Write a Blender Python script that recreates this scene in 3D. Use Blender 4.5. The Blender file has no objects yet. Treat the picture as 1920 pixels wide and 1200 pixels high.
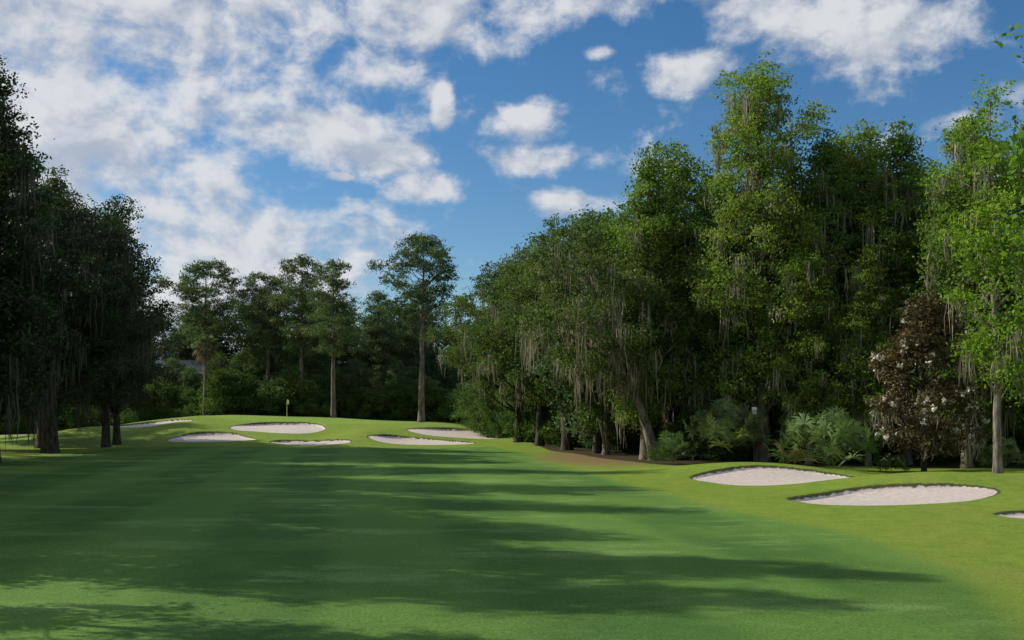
import bpy, math, numpy as np
from mathutils import Vector
SC = bpy.context.scene
SC.view_settings.view_transform = 'Standard'
SC.view_settings.look = 'None'
SC.view_settings.exposure = 0

# ------------------------------------------------------------------ node helpers
def newmat(name):
    m = bpy.data.materials.new(name); m.use_nodes = True
    nt = m.node_tree; nt.nodes.clear()
    out = nt.nodes.new('ShaderNodeOutputMaterial')
    return m, nt, out
def N(nt, typ, **kw):
    n = nt.nodes.new(typ)
    for k, v in kw.items(): setattr(n, k, v)
    return n
def setin(nt, sock, v):
    if hasattr(v, 'is_output'): nt.links.new(v, sock)
    elif v is not None: sock.default_value = v
def M(nt, op, a, b=None, c=None, clamp=False):
    n = N(nt, 'ShaderNodeMath', operation=op, use_clamp=clamp)
    setin(nt, n.inputs[0], a); setin(nt, n.inputs[1], b); setin(nt, n.inputs[2], c)
    return n.outputs[0]
def VM(nt, op, a, b=None):
    n = N(nt, 'ShaderNodeVectorMath', operation=op)
    setin(nt, n.inputs[0], a); setin(nt, n.inputs[1], b)
    return n
def MIX(nt, f, a, b, mode='MIX'):
    n = N(nt, 'ShaderNodeMix', data_type='RGBA', blend_type=mode)
    setin(nt, n.inputs[0], f)
    for s, v in ((n.inputs[6], a), (n.inputs[7], b)):
        setin(nt, s, (*v, 1) if isinstance(v, tuple) and len(v) == 3 else v)
    return n.outputs[2]
def SS(nt, v, lo, hi):
    n = N(nt, 'ShaderNodeMapRange', interpolation_type='SMOOTHSTEP')
    setin(nt, n.inputs[0], v); n.inputs[1].default_value = lo; n.inputs[2].default_value = hi
    return n.outputs[0]
def NOISE(nt, vec, scale, detail=4, rough=.55, dist=0):
    n = N(nt, 'ShaderNodeTexNoise')
    if vec is not None: nt.links.new(vec, n.inputs['Vector'])
    n.inputs['Scale'].default_value = scale; n.inputs['Detail'].default_value = detail
    n.inputs['Roughness'].default_value = rough; n.inputs['Distortion'].default_value = dist
    return n.outputs['Fac']
def ATT(nt, name):
    return N(nt, 'ShaderNodeAttribute', attribute_name=name).outputs['Fac']

def leaf_mat(name, dark, light, trans=.35, tcol=None, rough=.6, objvar=.35):
    m, nt, out = newmat(name)
    t = ATT(nt, 'tint')
    col = MIX(nt, t, dark, light)
    oi = N(nt, 'ShaderNodeObjectInfo').outputs['Random']
    hs = N(nt, 'ShaderNodeHueSaturation')
    nt.links.new(col, hs.inputs['Color'])
    nt.links.new(M(nt, 'MULTIPLY_ADD', oi, -.03, .512), hs.inputs['Hue'])
    nt.links.new(M(nt, 'MULTIPLY_ADD', oi, objvar, 1 - objvar / 2), hs.inputs['Value'])
    p = N(nt, 'ShaderNodeBsdfPrincipled')
    nt.links.new(hs.outputs[0], p.inputs['Base Color'])
    p.inputs['Roughness'].default_value = rough
    p.inputs['Specular IOR Level'].default_value = .2
    tr = N(nt, 'ShaderNodeBsdfTranslucent')
    nt.links.new(MIX(nt, 1.0, hs.outputs[0], tcol or (1.25, 1.3, .6), 'MULTIPLY'), tr.inputs[0])
    mx = N(nt, 'ShaderNodeMixShader'); mx.inputs[0].default_value = trans
    nt.links.new(p.outputs[0], mx.inputs[1]); nt.links.new(tr.outputs[0], mx.inputs[2])
    nt.links.new(mx.outputs[0], out.inputs[0])
    return m
def bark_mat(name, a, b, scale=6):
    m, nt, out = newmat(name)
    tc = N(nt, 'ShaderNodeTexCoord').outputs['Object']
    st = VM(nt, 'MULTIPLY', tc, (1, 1, .25)).outputs[0]
    n = NOISE(nt, st, scale, 6, .65)
    p = N(nt, 'ShaderNodeBsdfPrincipled'); p.inputs['Roughness'].default_value = .9
    p.inputs['Specular IOR Level'].default_value = .1
    nt.links.new(MIX(nt, SS(nt, n, .35, .65), a, b), p.inputs['Base Color'])
    bp = N(nt, 'ShaderNodeBump'); bp.inputs['Strength'].default_value = .8; bp.inputs['Distance'].default_value = .05
    nt.links.new(n, bp.inputs['Height']); nt.links.new(bp.outputs[0], p.inputs['Normal'])
    nt.links.new(p.outputs[0], out.inputs[0])
    return m
def plain(name, col, rough=.6, metal=0, nscale=8, var=.15):
    m, nt, out = newmat(name)
    tc = N(nt, 'ShaderNodeTexCoord').outputs['Object']
    p = N(nt, 'ShaderNodeBsdfPrincipled'); p.inputs['Roughness'].default_value = rough; p.inputs['Metallic'].default_value = metal
    n = NOISE(nt, tc, nscale, 4)
    nt.links.new(MIX(nt, n, tuple(c * (1 - var) for c in col), tuple(min(1, c * (1 + var)) for c in col)), p.inputs['Base Color'])
    nt.links.new(p.outputs[0], out.inputs[0]); return m

BARK = bark_mat('bark_grey_brown', (.08, .068, .052), (.24, .205, .165))
BARKD = bark_mat('bark_dark', (.03, .026, .02), (.09, .08, .065))
BARKP = bark_mat('bark_pine', (.08, .06, .045), (.22, .175, .14), 4)
MOSS = leaf_mat('spanish_moss', (.15, .14, .10), (.36, .33, .24), .35, (1, 1, .9), .9, .2)
MOSSD = leaf_mat('spanish_moss_shaded', (.07, .07, .055), (.16, .15, .115), .2, (1, 1, .9), .9, .2)  # darker moss copy, shade of the backlit left trees put into the colour
L_GUM = leaf_mat('leaves_gum', (.044, .098, .021), (.18, .29, .052), .43)
L_OAK = leaf_mat('leaves_oak', (.034, .072, .022), (.12, .185, .048), .36)
L_OAKD = leaf_mat('leaves_oak_shaded', (.022, .048, .022), (.062, .105, .038), .18)  # darker oak leaf copy, backlit shade painted into the colour
L_GUMD = leaf_mat('leaves_gum_shaded', (.027, .058, .023), (.078, .13, .04), .2)  # darker gum leaf copy, backlit shade painted into the colour
L_BRIGHT = leaf_mat('leaves_bright', (.09, .18, .02), (.23, .37, .045), .48)
L_PINE = leaf_mat('needles_pine', (.046, .088, .042), (.115, .18, .072), .3)
L_FAR = leaf_mat('leaves_far', (.045, .092, .045), (.125, .20, .078), .38)
L_MAG = leaf_mat('leaves_magnolia', (.038, .038, .018), (.17, .125, .06), .15, (1.1, .9, .5), .4)
L_SHRUB = leaf_mat('leaves_shrub', (.03, .075, .019), (.095, .175, .038), .35)
L_PALM = leaf_mat('fronds_palm', (.075, .13, .05), (.22, .31, .12), .25)
L_PALMD = leaf_mat('fronds_dead', (.12, .085, .045), (.22, .16, .085), .2, (1, .9, .6))
FLOWER = leaf_mat('petals_white', (.6, .57, .48), (.8, .78, .7), .2, (1, 1, 1))

# ------------------------------------------------------------------ mesh builder
class MB:
    def __init__(s): s.v = []; s.f = []; s.m = []; s.t = []; s.s = []; s.n = 0
    def add(s, v, f, m, t=.5, smooth=False):
        s.v.append(v); s.f.append(np.asarray(f) + s.n); k = len(f)
        s.m.append(np.full(k, m)); s.t.append(np.broadcast_to(np.asarray(t, float), (k,)))
        s.s.append(np.full(k, smooth)); s.n += len(v)
    def mesh(s, name, mats):
        v = np.concatenate(s.v).astype(np.float32); f = np.concatenate(s.f).astype(np.int32)
        me = bpy.data.meshes.new(name)
        me.vertices.add(len(v)); me.vertices.foreach_set('co', v.ravel())
        me.loops.add(f.size); me.loops.foreach_set('vertex_index', f.ravel())
        me.polygons.add(len(f)); me.polygons.foreach_set('loop_start', np.arange(len(f), dtype=np.int32) * 4)
        for m in mats: me.materials.append(m)
        me.polygons.foreach_set('material_index', np.concatenate(s.m).astype(np.int32))
        me.polygons.foreach_set('use_smooth', np.concatenate(s.s))
        a = me.attributes.new('tint', 'FLOAT', 'FACE'); a.data.foreach_set('value', np.concatenate(s.t).astype(np.float32))
        me.update(calc_edges=True); return me
def unit(v): return v / (np.linalg.norm(v, axis=-1, keepdims=True) + 1e-9)
def tube(mb, pts, rad, m, sides=7):
    pts = np.asarray(pts, float); rad = np.asarray(rad, float); K = len(pts)
    tg = unit(np.gradient(pts, axis=0))
    ref = np.array([1., 0, 0]) if abs(tg[0, 0]) < .8 else np.array([0, 1., 0])
    A = unit(np.cross(tg, ref)); B = np.cross(tg, A)
    an = np.linspace(0, 2 * np.pi, sides, endpoint=False)
    v = pts[:, None, :] + rad[:, None, None] * (np.cos(an)[None, :, None] * A[:, None, :] + np.sin(an)[None, :, None] * B[:, None, :])
    i = np.arange(K - 1)[:, None] * sides; j = np.arange(sides)[None, :]; j2 = (j + 1) % sides
    f = np.stack([i + j, i + j2, i + sides + j2, i + sides + j], -1).reshape(-1, 4)
    mb.add(v.reshape(-1, 3), f, m, .5, True)
def diamonds(mb, c, L, W, rng, m, tint, up=.5, tdir=None):
    n = len(c)
    nr = unit(rng.normal(size=(n, 3)) + np.array([0, 0, up]))
    t = rng.normal(size=(n, 3)) if tdir is None else tdir
    b = unit(np.cross(nr, t)); t = unit(np.cross(b, nr))
    L = (L * rng.uniform(.6, 1.3, n))[:, None]; Wd = L * W
    v = np.stack([c - t * L / 2, c + b * Wd / 2 - t * L * .08, c + t * L / 2, c - b * Wd / 2 - t * L * .08], 1)
    mb.add(v.reshape(-1, 3), np.arange(n * 4).reshape(-1, 4), m, tint)
def moss(mb, anchors, length, rng, m, per=12, w=.07):
    cnt = rng.integers(int(per * .4), int(per * 1.5), len(anchors))
    a = np.repeat(anchors, cnt, 0); n = len(a)
    a = a + rng.normal(size=(n, 3)) * np.array([.2, .2, .12])
    bl = np.repeat(rng.uniform(.2, 1.25, len(anchors)) ** 1.3, cnt)
    l = (length * bl * rng.uniform(.3, 1.1, n))[:, None]
    l = np.minimum(l, np.maximum(.1, a[:, 2:3] - .6))
    an = rng.uniform(0, np.pi, n); d = np.stack([np.cos(an), np.sin(an), 0 * an], 1)
    ww = (w * rng.uniform(.5, 1.5, n))[:, None]
    dn = np.array([0, 0, -1.]); s1 = rng.normal(size=(n, 3)) * [.07, .07, 0]; s2 = rng.normal(size=(n, 3)) * [.09, .09, 0]
    p1 = a + dn * l * .5 + s1; p2 = a + dn * l + s2
    v = np.stack([a - d * ww * .35, a + d * ww * .35, p1 + d * ww * .5, p1 - d * ww * .5, p2 + d * ww * .1, p2 - d * ww * .1], 1).reshape(-1, 3)
    i = np.arange(n)[:, None] * 6
    f = np.concatenate([i + np.array([[0, 1, 2, 3]]), i + np.array([[3, 2, 4, 5]])])
    t = rng.uniform(0, 1, n)
    mb.add(v, f, m, np.concatenate([t, t]))

def foliage(mb, C, RC, rng, m, sprays, lps, leaf, W=.6, flat=.7, sig=.2, up=.6, tv=.35):
    """clumps -> sprays -> leaves"""
    k = len(C)
    ns = np.maximum(3, (sprays * (RC / RC.mean()) ** 2).astype(int))
    idx = np.repeat(np.arange(k), ns)
    dr = unit(rng.normal(size=(len(idx), 3))); rr = rng.uniform(.25, 1.08, len(idx)) ** .6
    out = rng.random(len(idx)) < .16; rr = np.where(out, rr * rng.uniform(1.1, 1.6, len(idx)), rr)
    sp = C[idx] + dr * (rr * RC[idx])[:, None] * np.array([1, 1, flat])
    ct = rng.uniform(0, 1, k)[idx]; st = ct * .4 + rng.uniform(0, 1, len(idx)) * .35
    sg = sig * rng.uniform(.5, 1.3, len(idx))
    li = np.repeat(np.arange(len(idx)), lps)
    lc = sp[li] + rng.normal(size=(len(li), 3)) * sg[li][:, None] * np.array([1.25, 1.25, .7])
    t = np.clip(st[li] + rng.uniform(0, tv, len(li)), 0, 1)
    diamonds(mb, lc, leaf, W, rng, m, t, up)
    return sp

def tree(name, seed, H, r0, prof, mats, nc=80, rc=1.1, sprays=22, lps=24, leaf=.2, flat=.7, sig=.2, mossn=0, mossl=1.5,
         lean=(0, 0), wander=.35, W=.6, top=.95, limbrise=.5, outer=.45, up=.5):
    rng = np.random.default_rng(seed); mb = MB()
    K = 12; s = np.linspace(0, 1, K)
    path = np.stack([lean[0] * s ** 1.3 + np.cumsum(rng.normal(size=K) * wander) * .35 * s,
                     lean[1] * s ** 1.3 + np.cumsum(rng.normal(size=K) * wander) * .35 * s, s * H * top - .3], 1)
    zz = np.sort(np.concatenate([[0.35, .9], path[:, 2]]))
    path = np.stack([np.interp(zz, path[:, 2], path[:, 0]), np.interp(zz, path[:, 2], path[:, 1]), zz], 1); s = (zz + .3) / (H * top)
    rad = r0 * (1 - s * .88) * (1 + .45 * np.exp(-(zz + .3) * 1.6)); rad[-1] = .03
    tube(mb, path, rad, 0, 9)
    ph = path[:, 2]
    def tp(z): return np.array([np.interp(z, ph, path[:, i]) for i in range(3)])
    P = np.array(prof); ss = np.linspace(P[0, 0], P[-1, 0], 200); Rr = np.interp(ss, P[:, 0], P[:, 1])
    cdf = np.cumsum(Rr + .3); cdf /= cdf[-1]
    hs = np.interp((np.arange(nc) + rng.uniform(0, 1, nc)) / nc, cdf, ss)
    C = []; 
    for i, h in enumerate(hs):
        R = np.interp(h, P[:, 0], P[:, 1]); az = i * 2.399 + rng.normal() * .6
        r = max(0, R * rng.uniform(.05, 1) ** outer * rng.uniform(.7, 1.25) - rc * .4); b = tp(h * H)
        C.append([b[0] + r * math.cos(az), b[1] + r * math.sin(az), h * H])
        if r > .3 or h > top:
            z0 = max(P[0, 0] * H * .75, h * H - r * limbrise - .6); a = tp(min(z0, H * top - .3)); e = np.array(C[-1])
            mid = a + (e - a) * np.array([.55, .55, .35]) + rng.normal(size=3) * .15 * min(r, 2)
            tt = np.linspace(0, 1, 6)[:, None]
            pp = (1 - tt) ** 2 * a + 2 * tt * (1 - tt) * mid + tt ** 2 * e
            rb = np.interp(z0, ph, rad) * .38
            tube(mb, pp, np.linspace(max(rb, .03), .02, 6), 0, 5)
    C = np.array(C); RC = rc * rng.uniform(.5, 1.4, nc)
    sc = np.interp(hs, P[:, 0], P[:, 1]); RC = np.minimum(RC, sc * .6 + .35)
    sp = foliage(mb, C, RC, rng, 1, sprays, lps, leaf, W, flat, sig, up)
    if mossn:
        low = sp[sp[:, 2] < P[-1, 0] * H * .93]
        moss(mb, low[rng.choice(len(low), min(mossn, len(low)), False)], mossl, rng, 2, 13)
    return mb.mesh(name, mats)

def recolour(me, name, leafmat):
    c = me.copy(); c.name = name; c.materials[1] = leafmat; c.materials[2] = MOSSD; c.materials[0] = BARKD; return c  # shaded mesh copy for the left trees: darker leaves, moss and bark
GUMP = [(.12, 1.6), (.25, 3.0), (.45, 3.4), (.65, 3.0), (.82, 2.0), (.93, 1.1), (1, .35)]
GUM = [tree('gum_mesh', 11, 20, .34, GUMP, [BARK, L_GUM, MOSS], nc=115, rc=1.0, sprays=18, lps=21, leaf=.2, mossn=120, mossl=2.1, sig=.23),
       tree('gum_mesh', 12, 20, .30, [(.1, 1.5), (.3, 2.6), (.5, 2.5), (.7, 2.6), (.85, 1.5), (1, .3)], [BARK, L_GUM, MOSS], nc=100, rc=.92, sprays=18, lps=21, leaf=.2, mossn=130, mossl=2.1, sig=.23),
       tree('gum_mesh', 13, 20, .34, [(.2, 2.2), (.35, 3.8), (.5, 3.2), (.62, 2.4), (.78, 3.0), (.9, 2.2), (1, .7)], [BARK, L_GUM, MOSS], nc=105, rc=.98, sprays=18, lps=21, leaf=.2, mossn=120, mossl=2.1, sig=.23)]
GUMD = [recolour(g, 'gum_shaded_mesh', L_GUMD) for g in GUM]
TALL = tree('gum_tall_mesh', 21, 24.5, .45, [(.15, 2.5), (.3, 4.4), (.5, 4.6), (.62, 3.6), (.68, 2.4), (.76, 3.2), (.88, 3.9), (.96, 2.9), (1, 1.6)],
            [BARK, L_GUM, MOSS], nc=135, rc=1.04, sprays=19, lps=21, leaf=.2, mossn=160, mossl=2.2, sig=.23)
OAK = [tree('oak_mesh', 31, 17, .42, [(.22, 3.5), (.4, 6.4), (.6, 6.8), (.78, 5.6), (.92, 3.6), (1, 1.6)], [BARKD, L_OAK, MOSS], nc=135, rc=1.25, sprays=22, lps=21, leaf=.19, flat=.6, mossn=100, mossl=2.2, wander=.6),
       tree('oak_mesh', 32, 17, .38, [(.25, 4), (.4, 5.6), (.6, 6.0), (.8, 4.8), (.93, 2.8), (1, .9)], [BARKD, L_OAK, MOSS], nc=125, rc=1.2, sprays=22, lps=21, leaf=.19, flat=.6, mossn=95, mossl=2.2, wander=.6)]
OAKD = [recolour(g, 'oak_shaded_mesh', L_OAKD) for g in OAK]
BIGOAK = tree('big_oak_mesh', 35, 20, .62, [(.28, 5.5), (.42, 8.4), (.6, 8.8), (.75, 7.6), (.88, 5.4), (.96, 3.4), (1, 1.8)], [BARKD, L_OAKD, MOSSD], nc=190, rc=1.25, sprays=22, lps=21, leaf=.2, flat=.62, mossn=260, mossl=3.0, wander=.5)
LEAN = tree('leaning_oak_mesh', 33, 15, .38, [(.36, 3.5), (.47, 5.6), (.6, 6.0), (.8, 4.6), (1, 1.5)], [BARK, L_OAK, MOSS], nc=80, rc=1.15, sprays=20, lps=21, leaf=.19, flat=.55, mossn=150, mossl=2.4, lean=(-6.0, -1), wander=.4)
PINE = [tree('pine_mesh', 41, 22, .42, [(.56, 2.5), (.66, 4.4), (.8, 5.6), (.92, 4.6), (1, 2.2)], [BARKP, L_PINE], nc=66, rc=1.15, sprays=16, lps=18, leaf=.36, W=.3, flat=.45, sig=.22, limbrise=.45, outer=.35, wander=.2),
        tree('pine_mesh', 42, 22, .38, [(.4, 2.4), (.55, 4.0), (.75, 3.6), (.88, 2.8), (1, .8)], [BARKP, L_PINE], nc=62, rc=1.15, sprays=16, lps=18, leaf=.36, W=.3, flat=.42, sig=.24, limbrise=.2, outer=.45, wander=.2)]
BRIGHT = tree('young_gum_mesh', 51, 18, .2, [(.22, 1.2), (.35, 2.1), (.5, 1.9), (.7, 2.0), (.88, 1.5), (1, .5)], [BARK, L_BRIGHT, MOSS], nc=42, rc=.72, sprays=14, lps=17, leaf=.2, mossn=60, wander=.5, sig=.22)
FAR = [tree('far_tree_mesh', 61 + i, 17, .3, p, [BARKD, L_FAR, MOSS], nc=70, rc=1.4, sprays=19, lps=18, leaf=.3, sig=.32, mossn=50, mossl=1.8) for i, p in enumerate(
    [[(.1, 3), (.3, 4.6), (.6, 4.6), (.85, 3.0), (1, .9)], [(.15, 2.5), (.4, 4.0), (.65, 3.6), (.85, 2.4), (1, .6)], [(.2, 4), (.5, 5.4), (.75, 4.6), (.92, 2.8), (1, 1)]])]
SHRUB = [tree('shrub_mesh', 71 + i, 4.2, .07, [(.06, 1.6), (.3, 2.3), (.6, 2.1), (.85, 1.3), (1, .5)], [BARKD, L_SHRUB, MOSS], nc=42, rc=.6, sprays=17, lps=18, leaf=.16, sig=.17, outer=.5) for i in range(2)]
NEAR = tree('overhang_tree_mesh', 81, 11, .2, [(.4, 2.6), (.6, 3.9), (.8, 3.6), (1, 1.5)], [BARK, L_BRIGHT, MOSS], nc=46, rc=.6, sprays=12, lps=12, leaf=.16, sig=.17, outer=.3)

def magnolia():
    rng = np.random.default_rng(91); mb = MB()
    tube(mb, [(0, 0, -.2), (.1, 0, 3), (0, .1, 6), (.1, 0, 8.2)], [.16, .12, .07, .02], 0, 7)
    C = []
    for i in range(95):
        h = rng.uniform(.14, 1); R = np.interp(h, [.14, .3, .5, .7, .88, 1], [1.9, 2.7, 2.6, 2.0, 1.3, .4]); az = i * 2.4 + rng.normal() * .4
        r = R * rng.uniform(0.1, 1) ** .45; c = np.array([r * math.cos(az), r * math.sin(az), h * 8.6]); C.append(c)
        a = np.array([0, 0, max(.6, c[2] - r * .7)]); tube(mb, [a, (a + c) / 2 - [0, 0, .1], c], [.05, .03, .012], 0, 5)
    C = np.array(C); sp = foliage(mb, C, rng.uniform(.4, .75, len(C)), rng, 1, 17, 14, .2, .45, .8, .15, .3)
    ext = sp[np.argsort(-(np.hypot(sp[:, 0], sp[:, 1]) + rng.uniform(0, 1.2, len(sp))))[:420]]
    F = ext[rng.choice(len(ext), 130, False)]; F = F * np.array([1.08, 1.08, 1]); F = np.repeat(F, 9, 0) + rng.normal(size=(130 * 9, 3)) * .06
    diamonds(mb, F, .2, .7, rng, 2, rng.uniform(0, 1, len(F)), .8)
    low = sp[sp[:, 2] < 4]; moss(mb, low[rng.choice(len(low), 45)], 1.2, rng, 3, 12)
    return mb.mesh('magnolia_mesh', [BARKD, L_MAG, FLOWER, MOSS])
def fan(mb, base, d, Lp, R, rng, m, droop=.25, nseg=24, tilt=.85):
    """palmate frond: petiole from base along d, then a pleated fan of narrow blades"""
    d = unit(np.array(d, float)); e = base + d * Lp - np.array([0, 0, droop * Lp * .3])
    side = unit(np.cross(d, [0, 0, 1.]) + 1e-4); upv = np.cross(side, d)
    tube(mb, [base, (base + e) / 2 + upv * .05 * Lp, e], [.022, .017, .012], m, 4)
    ax = unit(d * .8 + upv * tilt * rng.uniform(.4, 1.1) + rng.normal(size=3) * .15); side = unit(side + rng.normal(size=3) * .2); nv = unit(np.cross(side, ax))
    an = np.linspace(-1.9, 1.9, nseg) + rng.normal(size=nseg) * .04
    dirs = np.cos(an)[:, None] * ax + np.sin(an)[:, None] * side - nv * (.10 * np.cos(an * 8))[:, None]
    Ls = R * (.8 + .2 * np.cos(an * .8)) * rng.uniform(.8, 1.1, nseg)
    tips = e + dirs * Ls[:, None] - np.array([0, 0, 1]) * (droop * Ls * rng.uniform(.6, 1.4, nseg))[:, None]
    mid = e + dirs * (Ls * .5)[:, None]
    w = unit(np.cross(dirs, nv)) * (R * .042)
    v = np.stack([np.broadcast_to(e, mid.shape), mid + w, tips, mid - w], 1).reshape(-1, 3)
    mb.add(v, np.arange(nseg * 4).reshape(-1, 4), m, np.clip(rng.uniform(0, 1) * .6 + rng.uniform(0, .4, nseg), 0, 1))
def palmetto(seed, n=62, R=.85, Lp=1.35):
    rng = np.random.default_rng(seed); mb = MB()
    for i in range(n):
        el = math.radians(rng.uniform(3, 88)); az = i * 2.399 + rng.normal() * .3
        d = (math.cos(el) * math.cos(az), math.cos(el) * math.sin(az), math.sin(el))
        fan(mb, np.array([rng.normal() * .15, rng.normal() * .15, .15 + rng.uniform(0, .4)]), d, Lp * rng.uniform(.7, 1.15), R * rng.uniform(.8, 1.15), rng, 0 if el > .25 or rng.random() < .7 else 1, .25)
    return mb.mesh('palmetto_mesh', [L_PALM, L_PALMD])
def sabal():
    rng = np.random.default_rng(5); mb = MB()
    z = np.linspace(-.3, 9.3, 40); tube(mb, np.stack([.25 * np.sin(z * .2), 0 * z, z], 1), .17 + .02 * np.sin(z * 9) + .08 * (z > 8), 2, 10)
    top = np.array([.25 * math.sin(1.86), 0, 9.3])
    for i in range(60):
        el = math.radians(rng.uniform(-60, 85)); az = i * 2.399
        fan(mb, top, (math.cos(el) * math.cos(az), math.cos(el) * math.sin(az), math.sin(el)), rng.uniform(.8, 1.3), 1.05, rng, 1 if el < 0 or rng.random() < .35 else 0, .5, 20, .2)
    return mb.mesh('sabal_palm_mesh', [L_PALM, L_PALMD, BARK])
MAG = magnolia(); PALMETTO = [palmetto(1, 72, .68, 1.55), palmetto(2, 44, .58, 1.1)]; SABAL = sabal()

# ------------------------------------------------------------------ terrain
def sstep(x, a, b):
    t = np.clip((x - a) / (b - a), 0, 1); return t * t * (3 - 2 * t)
BUNK = [  # cx, cy, half width, half depth, tilt, lip, phase
    (-39.6, 108.6, 4.4, 3.8, -.05, .28, 0), (-29.0, 96.4, 3.9, 3.7, -.14, .30, 1), (-24.6, 106.2, 4.8, 5.6, -.12, .32, 2),
    (-19.0, 93.8, 4.0, 2.4, -.10, .25, 3), (-8.8, 95.6, 5.7, 3.0, -.28, .28, 4), (-5.2, 103.6, 5.9, 4.0, -.28, .3, 5),
    (12.0, 45.2, 3.75, 3.4, .02, .17, 6), (13.75, 36.2, 4.05, 2.5, .22, .17, 7), (17.4, 30.2, 2.6, 1.9, .1, .12, 8)]
def bunk_sdf(x, y):
    best = np.full(np.shape(x), 1e3); dep = np.zeros(np.shape(x))
    for cx, cy, hw, hd, tl, lip, ph in BUNK:
        c, s = math.cos(tl), math.sin(tl); u = ((x - cx) * c + (y - cy) * s) / hw; v = (-(x - cx) * s + (y - cy) * c) / hd
        a = np.arctan2(v, u); r = np.hypot(u, v)
        rad = 1 + .05 * np.sin(2 * a + ph) + .06 * np.sin(3 * a + ph * 2.1) + .03 * np.sin(5 * a + ph)
        sd = (r - rad) * min(hw, hd) * .9
        w = sd < best; best = np.where(w, sd, best)
        dd = (.03 + lip * sstep(v, -.3, .8)) * sstep(-sd, 0, .16) + .05 * sstep(-sd, .2, 1.6)
        dep = np.where(w & (sd < 0), dd, dep)
    return best, dep
def hbase(x, y):
    top = np.interp(x, [-75, -60, -50, -44, -36, -25, -16, -9, -3, 2, 7], [0, .1, .85, 1.75, 2.65, 2.3, 2.0, 1.75, 1.25, .45, 0])
    off = np.interp(x, [-60, -45, -10, 6], [4, 0, 0, 2])
    t = np.clip((y - off - 90.5) / 24.5, 0, 1); ramp = t * .75 + .25 * t * t * (3 - 2 * t)
    z = top * ramp * (1 - .6 * sstep(y, 128, 145))
    def g(cx, cy, sx, sy, h): return h * np.exp(-((x - cx) / sx) ** 2 - ((y - cy) / sy) ** 2)
    z = z + g(12.3, 49.8, 5.2, 3.8, .62) + g(17.5, 40.6, 5.0, 3.2, .66) + g(25, 46, 6, 6, .35) + g(20.5, 34.5, 3, 2, .2)
    z = z + g(-33.5, 103, 3, 4, .5) + g(-14.5, 99, 3, 5, .45) + g(2, 97, 3, 6, .6) + g(-45, 103, 4, 5, .5) - g(-19, 101, 3, 4, .3) + g(-28, 100.5, 5, 1.6, .2) + g(-5, 108, 6, 3, .3)
    z = z + .08 * np.sin(x * .21 + 1) * np.sin(y * .16) + .03 * np.sin(x * .5 + y * .3)
    z = z - .4 * sstep(x, 24, 60)*sstep(y, 52, 60)
    return z
def hgt(x, y): return float(hbase(np.float64(x), np.float64(y)))

def axis(segs):
    out = [segs[0][0]]
    for a, b, d in segs:
        n = max(1, int(round((b - a) / d))); out += list(np.linspace(a, b, n + 1)[1:])
    return np.array(out)
xs = axis([(-3000, -600, 600), (-600, -150, 75), (-150, -60, 6), (-60, -45, 1), (-45, 22, .18), (22, 60, 1), (60, 150, 6), (150, 600, 75), (600, 3000, 600)])
ys = axis([(-2000, -200, 450), (-200, -10, 15), (-10, 10, 2), (10, 28, .5), (28, 51, .1), (51, 88, .6), (88, 116, .2), (116, 150, 1), (150, 300, 10), (300, 3000, 540)])
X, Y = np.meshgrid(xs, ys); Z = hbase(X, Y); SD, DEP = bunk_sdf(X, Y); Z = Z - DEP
nx, ny = len(xs), len(ys)
vid = np.arange(nx * ny).reshape(ny, nx)
F = np.stack([vid[:-1, :-1], vid[:-1, 1:], vid[1:, 1:], vid[1:, :-1]], -1).reshape(-1, 4)
mb = MB(); mb.add(np.stack([X, Y, Z], -1).reshape(-1, 3), F, 0, .5, True)
def addatt(me, nm, arr):
    a = me.attributes.new(nm, 'FLOAT', 'POINT'); a.data.foreach_set('value', np.asarray(arr, np.float32).ravel())
xr = np.interp(Y, [0, 14, 20, 26, 33, 41, 52, 75, 88], [4, 7.3, 9, 8.9, 6.9, 5.3, 3.6, 1.2, -2])
fair = np.minimum(np.minimum(xr - X, X + 33), (87 - Y) * .7)
green = 9 - np.hypot((X + 22) * .6, (Y - 119)) 
yl = np.interp(X, [-80, -60, -3, 3, 8, 10, 30, 60], [112, 138, 135, 80, 62, 57, 55, 50])
litter = Y - yl + .8 * np.sin(X * .9) + .5 * np.sin(X * 2.3)
dirt = 1 - np.hypot((X - 5.5) / 4.8, (Y - 68) / 16)

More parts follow.
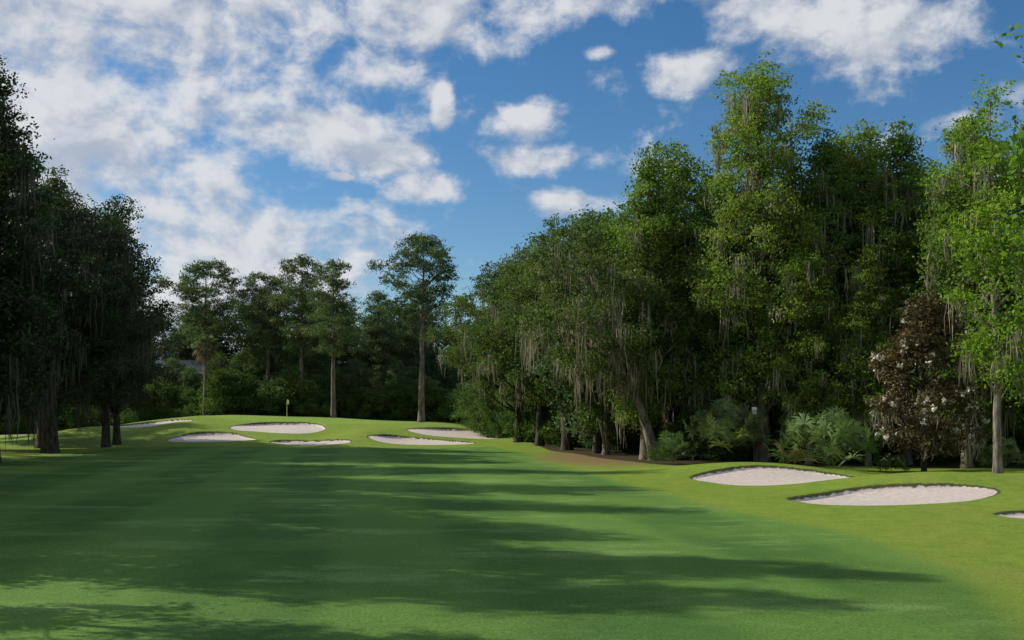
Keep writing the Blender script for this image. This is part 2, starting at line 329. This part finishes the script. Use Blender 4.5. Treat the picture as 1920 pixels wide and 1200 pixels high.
def ground_mat():
    m, nt, out = newmat('turf_and_sand')
    P = N(nt, 'ShaderNodeTexCoord').outputs['Object']
    fine = NOISE(nt, P, 22, 7, .8); mid = NOISE(nt, P, 1.6, 6, .65); big = NOISE(nt, P, .16, 6, .6)
    tuft = NOISE(nt, P, 6, 5, .7)
    sep = N(nt, 'ShaderNodeSeparateXYZ'); nt.links.new(P, sep.inputs[0])
    # mowing stripes run towards the green
    st = M(nt, 'ADD', M(nt, 'MULTIPLY', sep.outputs[0], 1.0), M(nt, 'MULTIPLY', sep.outputs[1], .17))
    st = M(nt, 'ADD', st, M(nt, 'MULTIPLY', mid, .7))
    s = SS(nt, M(nt, 'SINE', M(nt, 'MULTIPLY', st, 1.05)), -.5, .5)
    fa = MIX(nt, s, (.066, .160, .029), (.108, .225, .040))
    fa = MIX(nt, M(nt, 'MULTIPLY', SS(nt, big, .4, .7), .7), fa, (.15, .27, .046))
    pale = SS(nt, NOISE(nt, VM(nt, 'MULTIPLY', P, (.5, 1, 1)).outputs[0], .35, 5, .7), .50, .68)
    fa = MIX(nt, M(nt, 'MULTIPLY', pale, .55), fa, (.24, .36, .11))
    ro = MIX(nt, SS(nt, mid, .3, .7), (.155, .25, .028), (.225, .31, .040))
    ro = MIX(nt, SS(nt, big, .5, .75), ro, (.25, .28, .055))
    ro = MIX(nt, M(nt, 'MULTIPLY', SS(nt, tuft, .56, .72), .5), ro, (.115, .13, .032))
    wob = M(nt, 'MULTIPLY_ADD', mid, 1.6, -.8)
    fs = SS(nt, M(nt, 'ADD', ATT(nt, 'fair'), wob), -.5, .6)
    col = MIX(nt, fs, ro, fa)
    col = MIX(nt, SS(nt, ATT(nt, 'green'), -.3, .3), col, (.21, .32, .048))
    dm = SS(nt, M(nt, 'ADD', ATT(nt, 'dirt'), M(nt, 'MULTIPLY_ADD', mid, 1.2, -.6)), .0, .6)
    col = MIX(nt, M(nt, 'MULTIPLY', dm, .85), col, (.24, .155, .08))
    lm = SS(nt, M(nt, 'ADD', ATT(nt, 'litter'), M(nt, 'MULTIPLY_ADD', mid, 3, -1.5)), -.6, 1.2)
    col = MIX(nt, lm, col, MIX(nt, mid, (.035, .035, .015), (.085, .06, .035)))
    gr = M(nt, 'MULTIPLY_ADD', fine, 3.2, -.6)
    cg = N(nt, 'ShaderNodeCombineColor'); [nt.links.new(gr, cg.inputs[i]) for i in range(3)]
    col = MIX(nt, 1.0, col, cg.outputs[0], 'MULTIPLY')
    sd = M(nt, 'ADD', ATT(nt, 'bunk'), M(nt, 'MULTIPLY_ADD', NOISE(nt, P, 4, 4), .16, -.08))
    soil_lip_shade = SS(nt, sd, .03, -.04)  # bunker edge band: dark soil and thatch, with the lip's shadow painted in
    col = MIX(nt, soil_lip_shade, col, (.07, .075, .03))
    sn = NOISE(nt, P, 5, 8, .7)
    sand = MIX(nt, SS(nt, sn, .3, .7), (.50, .43, .39), (.70, .62, .57))
    sm = SS(nt, sd, -.07, -.12)
    col = MIX(nt, sm, col, sand)
    p = N(nt, 'ShaderNodeBsdfPrincipled'); nt.links.new(col, p.inputs['Base Color'])
    p.inputs['Roughness'].default_value = .85; p.inputs['Specular IOR Level'].default_value = .15
    bp = N(nt, 'ShaderNodeBump'); bp.inputs['Distance'].default_value = .06; bp.inputs['Strength'].default_value = .8
    nt.links.new(M(nt, 'ADD', fine, M(nt, 'MULTIPLY', mid, .6)), bp.inputs['Height'])
    nt.links.new(bp.outputs[0], p.inputs['Normal']); nt.links.new(p.outputs[0], out.inputs[0])
    return m
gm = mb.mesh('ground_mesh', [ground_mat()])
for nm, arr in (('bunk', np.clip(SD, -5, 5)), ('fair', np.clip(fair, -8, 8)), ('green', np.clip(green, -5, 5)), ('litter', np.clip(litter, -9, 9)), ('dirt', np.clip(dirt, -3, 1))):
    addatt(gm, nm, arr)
def link(name, me, loc=(0, 0, 0), rz=0, sc=1, parent=None):
    o = bpy.data.objects.new(name, me); SC.collection.objects.link(o)
    o.location = loc; o.rotation_euler = (0, 0, rz); o.scale = sc if isinstance(sc, tuple) else (sc, sc, sc)
    if parent: o.parent = parent
    return o
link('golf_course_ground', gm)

R = np.random.default_rng(3)
def put(name, me, x, y, s=1., rz=None, dz=0, parent=None, wide=1.):
    return link(name, me, (x, y, hgt(x, y) + dz), R.uniform(0, 6.28) if rz is None else rz, (s * wide, s * wide, s), parent)

# right-hand wood, front trees
put('sweetgum_tree', TALL, 15.6, 62, 1.0, 0.4)
for k, x, y, h in [(0, 8.9, 66.5, 20.7), (2, 12.0, 68, 21.5), (1, 13.6, 64, 18.5), (0, 19.7, 62, 20.6), (1, 17.6, 59, 14.5), (1, 22.9, 63.5, 21.6), (0, 23.7, 60, 20.6), (2, 28.2, 65, 19.6),
                   (1, 24.9, 54.5, 19.6), (1, 28.6, 53, 20.5), (2, 31, 56, 20), (1, 20.6, 57.5, 12.5), (0, 34, 60, 20), (1, 6.9, 73, 17.5), (1, 21.4, 65, 21.5), (1, 17.9, 64, 19.5)]:
    put('sweetgum_tree', GUM[k], x, y, h / 20)
put('live_oak_tree', OAK[0], 4.4, 80, 1.08); put('live_oak_tree', OAK[1], 7.0, 77, 1.02); put('leaning_live_oak_tree', LEAN, 9.4, 65, 1, 0.0)
put('live_oak_tree', OAK[1], -1.2, 101, 1.02); put('live_oak_tree', OAK[0], .6, 92, .95); put('live_oak_tree', OAK[1], 2.4, 87, .98)
put('young_sweetgum_tree', BRIGHT, 22.7, 46.5, 1.0); put('young_sweetgum_tree', BRIGHT, 26.3, 49, .9)
put('overhanging_tree', NEAR, 10.5, 14.8, .95, 2.0)
put('magnolia_tree', MAG, 20.9, 50.5, 1.0, 1)
put('palmetto_palm', PALMETTO[0], 16.3, 50.8, 1.42); put('palmetto_palm', PALMETTO[0], 12.6, 59, 1.4, dz=.8); put('palmetto_palm', PALMETTO[1], 9.6, 60, 1.1)
put('palmetto_palm', PALMETTO[1], 25.2, 51, .9)
# understory behind
wood = bpy.data.objects.new('wood_understory', None); SC.collection.objects.link(wood)
for i in range(20):
    x = 6 + i * 2.1 + R.uniform(-.8, .8); y = 80 + R.uniform(-5, 6)
    put('background_tree', FAR[i % 3], x, y, R.uniform(.95, 1.12), parent=wood)
for i in range(28):
    x = 11.5 + i * .95; y = 62 + R.uniform(-1, 5)
    put('undergrowth_shrub', SHRUB[i % 2], x, y, R.uniform(.5, 1.05), parent=wood)
for i in range(20):
    put('undergrowth_shrub', SHRUB[i % 2], -4 + i * .75, 108 - i * 1.7 + R.uniform(-2, 3), R.uniform(.6, 1.2), parent=wood)
# middle distance pines
for k, x, y, h in [(0, -11.1, 122, 22.8), (1, -28.6, 135, 22.5), (1, -22.8, 127, 20.3), (0, -43.5, 141, 23.2), (0, -34.3, 140, 20.8), (1, -36, 144, 20), (1, -19.5, 146, 20), (1, -14.5, 150, 19), (0, -29, 150, 20)]:
    put('pine_tree', PINE[k], x, y, h / 22)
put('sabal_palm', SABAL, -40.6, 131, 1.05)
line = bpy.data.objects.new('distant_tree_line', None); SC.collection.objects.link(line)
for i in range(30):
    x = -92 + i * 3.5 + R.uniform(-1, 1); y = 154 + R.uniform(-3, 8)
    put('background_tree', FAR[i % 3], x, y, R.uniform(.95, 1.15), parent=line)
for i in range(30):
    x = -80 + i * 2.9 + R.uniform(-1, 1); y = 144 + R.uniform(-4, 3)
    put('background_tree', FAR[i % 3], x, y, R.uniform(.5, .78), parent=line)
for x, y, s in [(-53, 142, .62), (-56.5, 143, .7), (-50.5, 143, .5), (-47.5, 143, .48)]:
    put('background_tree', FAR[0], x, y, s, parent=line)
for i in range(36):
    x = -75 + i * 2.1 + R.uniform(-.8, .8); y = 136 + R.uniform(-3, 4)
    put('undergrowth_shrub', SHRUB[i % 2], x, y, R.uniform(.9, 1.6), parent=line)
# left side
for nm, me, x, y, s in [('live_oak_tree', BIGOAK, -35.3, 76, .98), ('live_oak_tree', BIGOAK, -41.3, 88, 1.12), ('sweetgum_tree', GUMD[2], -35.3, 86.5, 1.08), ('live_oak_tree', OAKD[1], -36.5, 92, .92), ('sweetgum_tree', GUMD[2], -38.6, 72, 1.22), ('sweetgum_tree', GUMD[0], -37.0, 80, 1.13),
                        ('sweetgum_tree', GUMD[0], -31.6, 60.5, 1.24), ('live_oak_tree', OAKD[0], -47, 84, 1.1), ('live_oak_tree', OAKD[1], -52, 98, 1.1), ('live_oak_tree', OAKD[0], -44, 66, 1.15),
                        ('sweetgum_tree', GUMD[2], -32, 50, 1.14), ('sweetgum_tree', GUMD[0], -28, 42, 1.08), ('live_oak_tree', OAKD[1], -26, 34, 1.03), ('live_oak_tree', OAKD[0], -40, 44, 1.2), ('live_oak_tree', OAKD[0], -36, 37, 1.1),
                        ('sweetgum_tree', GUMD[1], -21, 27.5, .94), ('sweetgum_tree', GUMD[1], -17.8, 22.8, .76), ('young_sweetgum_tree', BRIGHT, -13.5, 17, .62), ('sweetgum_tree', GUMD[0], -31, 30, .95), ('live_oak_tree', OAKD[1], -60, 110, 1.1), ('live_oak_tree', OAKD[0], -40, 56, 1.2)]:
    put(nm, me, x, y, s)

# ------------------------------------------------------------------ small objects
def box(mb, x0, x1, y0, y1, z0, z1, m):
    v = np.array([[x0, y0, z0], [x1, y0, z0], [x1, y1, z0], [x0, y1, z0], [x0, y0, z1], [x1, y0, z1], [x1, y1, z1], [x0, y1, z1]], float)
    mb.add(v, [[0, 3, 2, 1], [4, 5, 6, 7], [0, 1, 5, 4], [1, 2, 6, 5], [2, 3, 7, 6], [3, 0, 4, 7]], m)
mb = MB(); tube(mb, [(0, 0, 0), (0, 0, 1.1), (0, 0, 2.2)], [.03, .025, .02], 0, 8)
u = np.linspace(0, 1, 9); fx = .42 * u; fy = .06 * np.sin(u * 7) * u
v = np.stack([np.concatenate([fx, fx]), np.concatenate([fy, fy]), np.concatenate([2.18 - .14 * u, 1.66 - .10 * u])], 1)
mb.add(v, [[i, i + 1, i + 10, i + 9] for i in range(8)], 1, .5, True)
tube(mb, [(0, 0, 0.0), (0, 0, .012)], [.08, .08], 2, 12)
put('golf_flag', mb.mesh('golf_flag_mesh', [plain('flagstick_yellow', (.75, .72, .3)), plain('flag_yellow', (.85, .78, .06)), plain('cup_white', (.8, .8, .8))]), -26.9, 119, 1, 1.1)
# house glimpsed behind the trees
mb = MB(); box(mb, -3.5, 3.5, -3, 3, 0, 8.2, 0)
v = np.array([[-4, -3.6, 8.2], [4, -3.6, 8.2], [4, 0, 10.4], [-4, 0, 10.4], [-4, 3.6, 8.2], [4, 3.6, 8.2]], float)
mb.add(v, [[0, 1, 2, 3], [3, 2, 5, 4]], 1)
for k in (-2, 0, 2):
    for z in (1.2, 5): box(mb, k - .5, k + .5, -3.05, -3.01, z, z + 1.4, 2)
put('house', mb.mesh('house_mesh', [plain('house_wall', (.08, .075, .07)), plain('metal_roof', (.28, .30, .33), .4, .3), plain('window_glass', (.03, .04, .05), .1)]), -49.5, 150, 1, .1)
# bird box on a post
mb = MB(); tube(mb, [(0, 0, 0), (0, 0, 3.0)], [.03, .03], 0, 8); box(mb, -.11, .11, -.1, .1, 3.0, 3.3, 1)
mb.add(np.array([[-.14, -.14, 3.28], [.14, -.14, 3.28], [.14, 0, 3.42], [-.14, 0, 3.42], [-.14, .14, 3.28], [.14, .14, 3.28]], float), [[0, 1, 2, 3], [3, 2, 5, 4]], 1)
box(mb, -.03, .03, -.105, -.101, 3.14, 3.2, 2)
put('bird_box', mb.mesh('bird_box_mesh', [plain('post_wood', (.05, .045, .035)), plain('white_paint', (.6, .6, .58)), plain('hole_dark', (.02, .02, .02))]), 14.3, 58.8, 1, 0)
# flowering shrub
rng = np.random.default_rng(8); mb = MB()
C = rng.normal(size=(12, 3)) * [.35, .25, .12] + [0, 0, .4]
sp = foliage(mb, C, rng.uniform(.15, .3, 12), rng, 0, 14, 12, .1, .5, .8, .07)
ff = np.repeat(sp[rng.choice(len(sp), 34)], 5, 0) + rng.normal(size=(170, 3)) * .03 + [0, -.05, .08]
diamonds(mb, ff, .09, .8, rng, 1, rng.uniform(0, 1, 170), .8)
put('white_flowering_shrub', mb.mesh('flowering_shrub_mesh', [L_SHRUB, FLOWER]), 19.1, 50.2, 1.1)
# cart path
xs2 = np.linspace(-100, -50, 60); yc = 121 + 3 * np.sin(xs2 * .08)
v = []; 
for a, b in zip(xs2, yc):
    for o in (-1.3, 1.3): v.append((a, b + o, hgt(a, b + o) + .03))
mb = MB(); mb.add(np.array(v), [[2 * i, 2 * i + 2, 2 * i + 3, 2 * i + 1] for i in range(59)], 0, .5, True)
link('cart_path', mb.mesh('cart_path_mesh', [plain('path_concrete', (.36, .34, .31), .9)]))

# ------------------------------------------------------------------ light
EL = math.radians(31.5); AZ = math.atan2(-.95, .28)
S = Vector((math.sin(AZ) * math.cos(EL), math.cos(AZ) * math.cos(EL), math.sin(EL)))
sl = bpy.data.lights.new('sun', 'SUN'); sl.energy = 5.0; sl.angle = math.radians(.5); sl.color = (1, .94, .80)
so = bpy.data.objects.new('sun', sl); SC.collection.objects.link(so); so.rotation_euler = S.to_track_quat('Z', 'Y').to_euler(); so.location = (0, 0, 60)

w = bpy.data.worlds.new('World'); SC.world = w; w.use_nodes = True; nt = w.node_tree; nt.nodes.clear()
wo = N(nt, 'ShaderNodeOutputWorld'); bg = N(nt, 'ShaderNodeBackground')
sky = N(nt, 'ShaderNodeTexSky', sky_type='NISHITA'); sky.sun_disc = False; sky.sun_elevation = EL; sky.sun_rotation = AZ % (2 * math.pi)
sky.air_density = 1.0; sky.dust_density = .3; sky.ozone_density = 3.0
hs = N(nt, 'ShaderNodeHueSaturation'); hs.inputs['Saturation'].default_value = 1.27; hs.inputs['Value'].default_value = 1.0; nt.links.new(sky.outputs[0], hs.inputs['Color'])
D = N(nt, 'ShaderNodeTexCoord').outputs['Generated']
sp = N(nt, 'ShaderNodeSeparateXYZ'); nt.links.new(D, sp.inputs[0])
dx, dy, dz = sp.outputs
u = M(nt, 'ARCTAN2', dx, dy); vv = M(nt, 'ARCSINE', dz)
cb = N(nt, 'ShaderNodeCombineXYZ'); nt.links.new(u, cb.inputs[0]); nt.links.new(vv, cb.inputs[1]); P = cb.outputs[0]
Ps = VM(nt, 'MULTIPLY', P, (1, 1.35, 1)).outputs[0]
n1 = NOISE(nt, Ps, 10, 10, .6, .15)
n2 = NOISE(nt, VM(nt, 'ADD', Ps, (-.010, .022, 0)).outputs[0], 10, 5, .52, .15)
# cloud banks: azimuth, elevation, half sizes (radians), weight
CL = [(-.42, .33, .20, .12, 1.5), (-.32, .385, .12, .06, 1.3), (-.40, .20, .15, .09, 1.45), (-.25, .145, .13, .06, 1.4), (-.50, .2, .1, .15, 1.45), (-.21, .27, .12, .028, 1.25), (-.125, .25, .06, .026, 1.25),
      (-.086, .222, .05, .02, 1.15), (.03, .247, .065, .018, 1.2), (.02, .285, .045, .026, 1.2), (-.14, .385, .15, .05, 1.35), (-.12, .335, .06, .04, 1.3), (-.07, .3, .013, .04, 1.15), (.09, .345, .025, .01, 1.0), (.175, .322, .05, .022, 1.2),
      (.065, .205, .05, .018, 1.15), (.0, .39, .14, .03, 1.25), (.30, .38, .11, .04, 1.25), (.38, .345, .10, .035, 1.15), (.42, .26, .04, .02, 1.0), (-.17, .228, .018, .006, 1.0), (-.15, .153, .03, .01, 1.0), (-.30, .09, .14, .05, 1.3), (.15, .41, .15, .03, 1.2)]
mx = None
for a, e, ra, re, wt in CL:
    q = VM(nt, 'MULTIPLY', VM(nt, 'SUBTRACT', P, (a, e, 0)).outputs[0], (1 / ra, 1 / re, 0)).outputs[0]
    l = M(nt, 'SUBTRACT', wt, VM(nt, 'LENGTH', q).outputs['Value'])
    mx = l if mx is None else M(nt, 'SMOOTH_MAX', mx, l, .12)
side = M(nt, 'MULTIPLY', SS(nt, M(nt, 'ABSOLUTE', u), .6, .8), .6)
mx = M(nt, 'MAXIMUM', M(nt, 'MINIMUM', mx, .75), side)
den = M(nt, 'ADD', M(nt, 'MULTIPLY', mx, .6), M(nt, 'MULTIPLY_ADD', n1, 2.1, -1.05))
al = SS(nt, den, .05, .52); al = M(nt, 'MULTIPLY', al, .93)
lit = SS(nt, M(nt, 'SUBTRACT', n1, n2), -.12, .10)
ccol = MIX(nt, lit, (4.1, 4.6, 5.5), (7.0, 7.1, 7.3))
nt.links.new(MIX(nt, al, hs.outputs[0], ccol), bg.inputs[0]); bg.inputs[1].default_value = .105
nt.links.new(bg.outputs[0], wo.inputs[0])

# ------------------------------------------------------------------ camera
cd = bpy.data.cameras.new('camera'); cd.sensor_width = 36; cd.lens = 35; cd.shift_y = 170 / 1920; cd.clip_end = 6000
co = bpy.data.objects.new('camera', cd); SC.collection.objects.link(co); co.location = (0, 0, 3.2); co.rotation_euler = (math.radians(90), 0, 0)
SC.camera = co
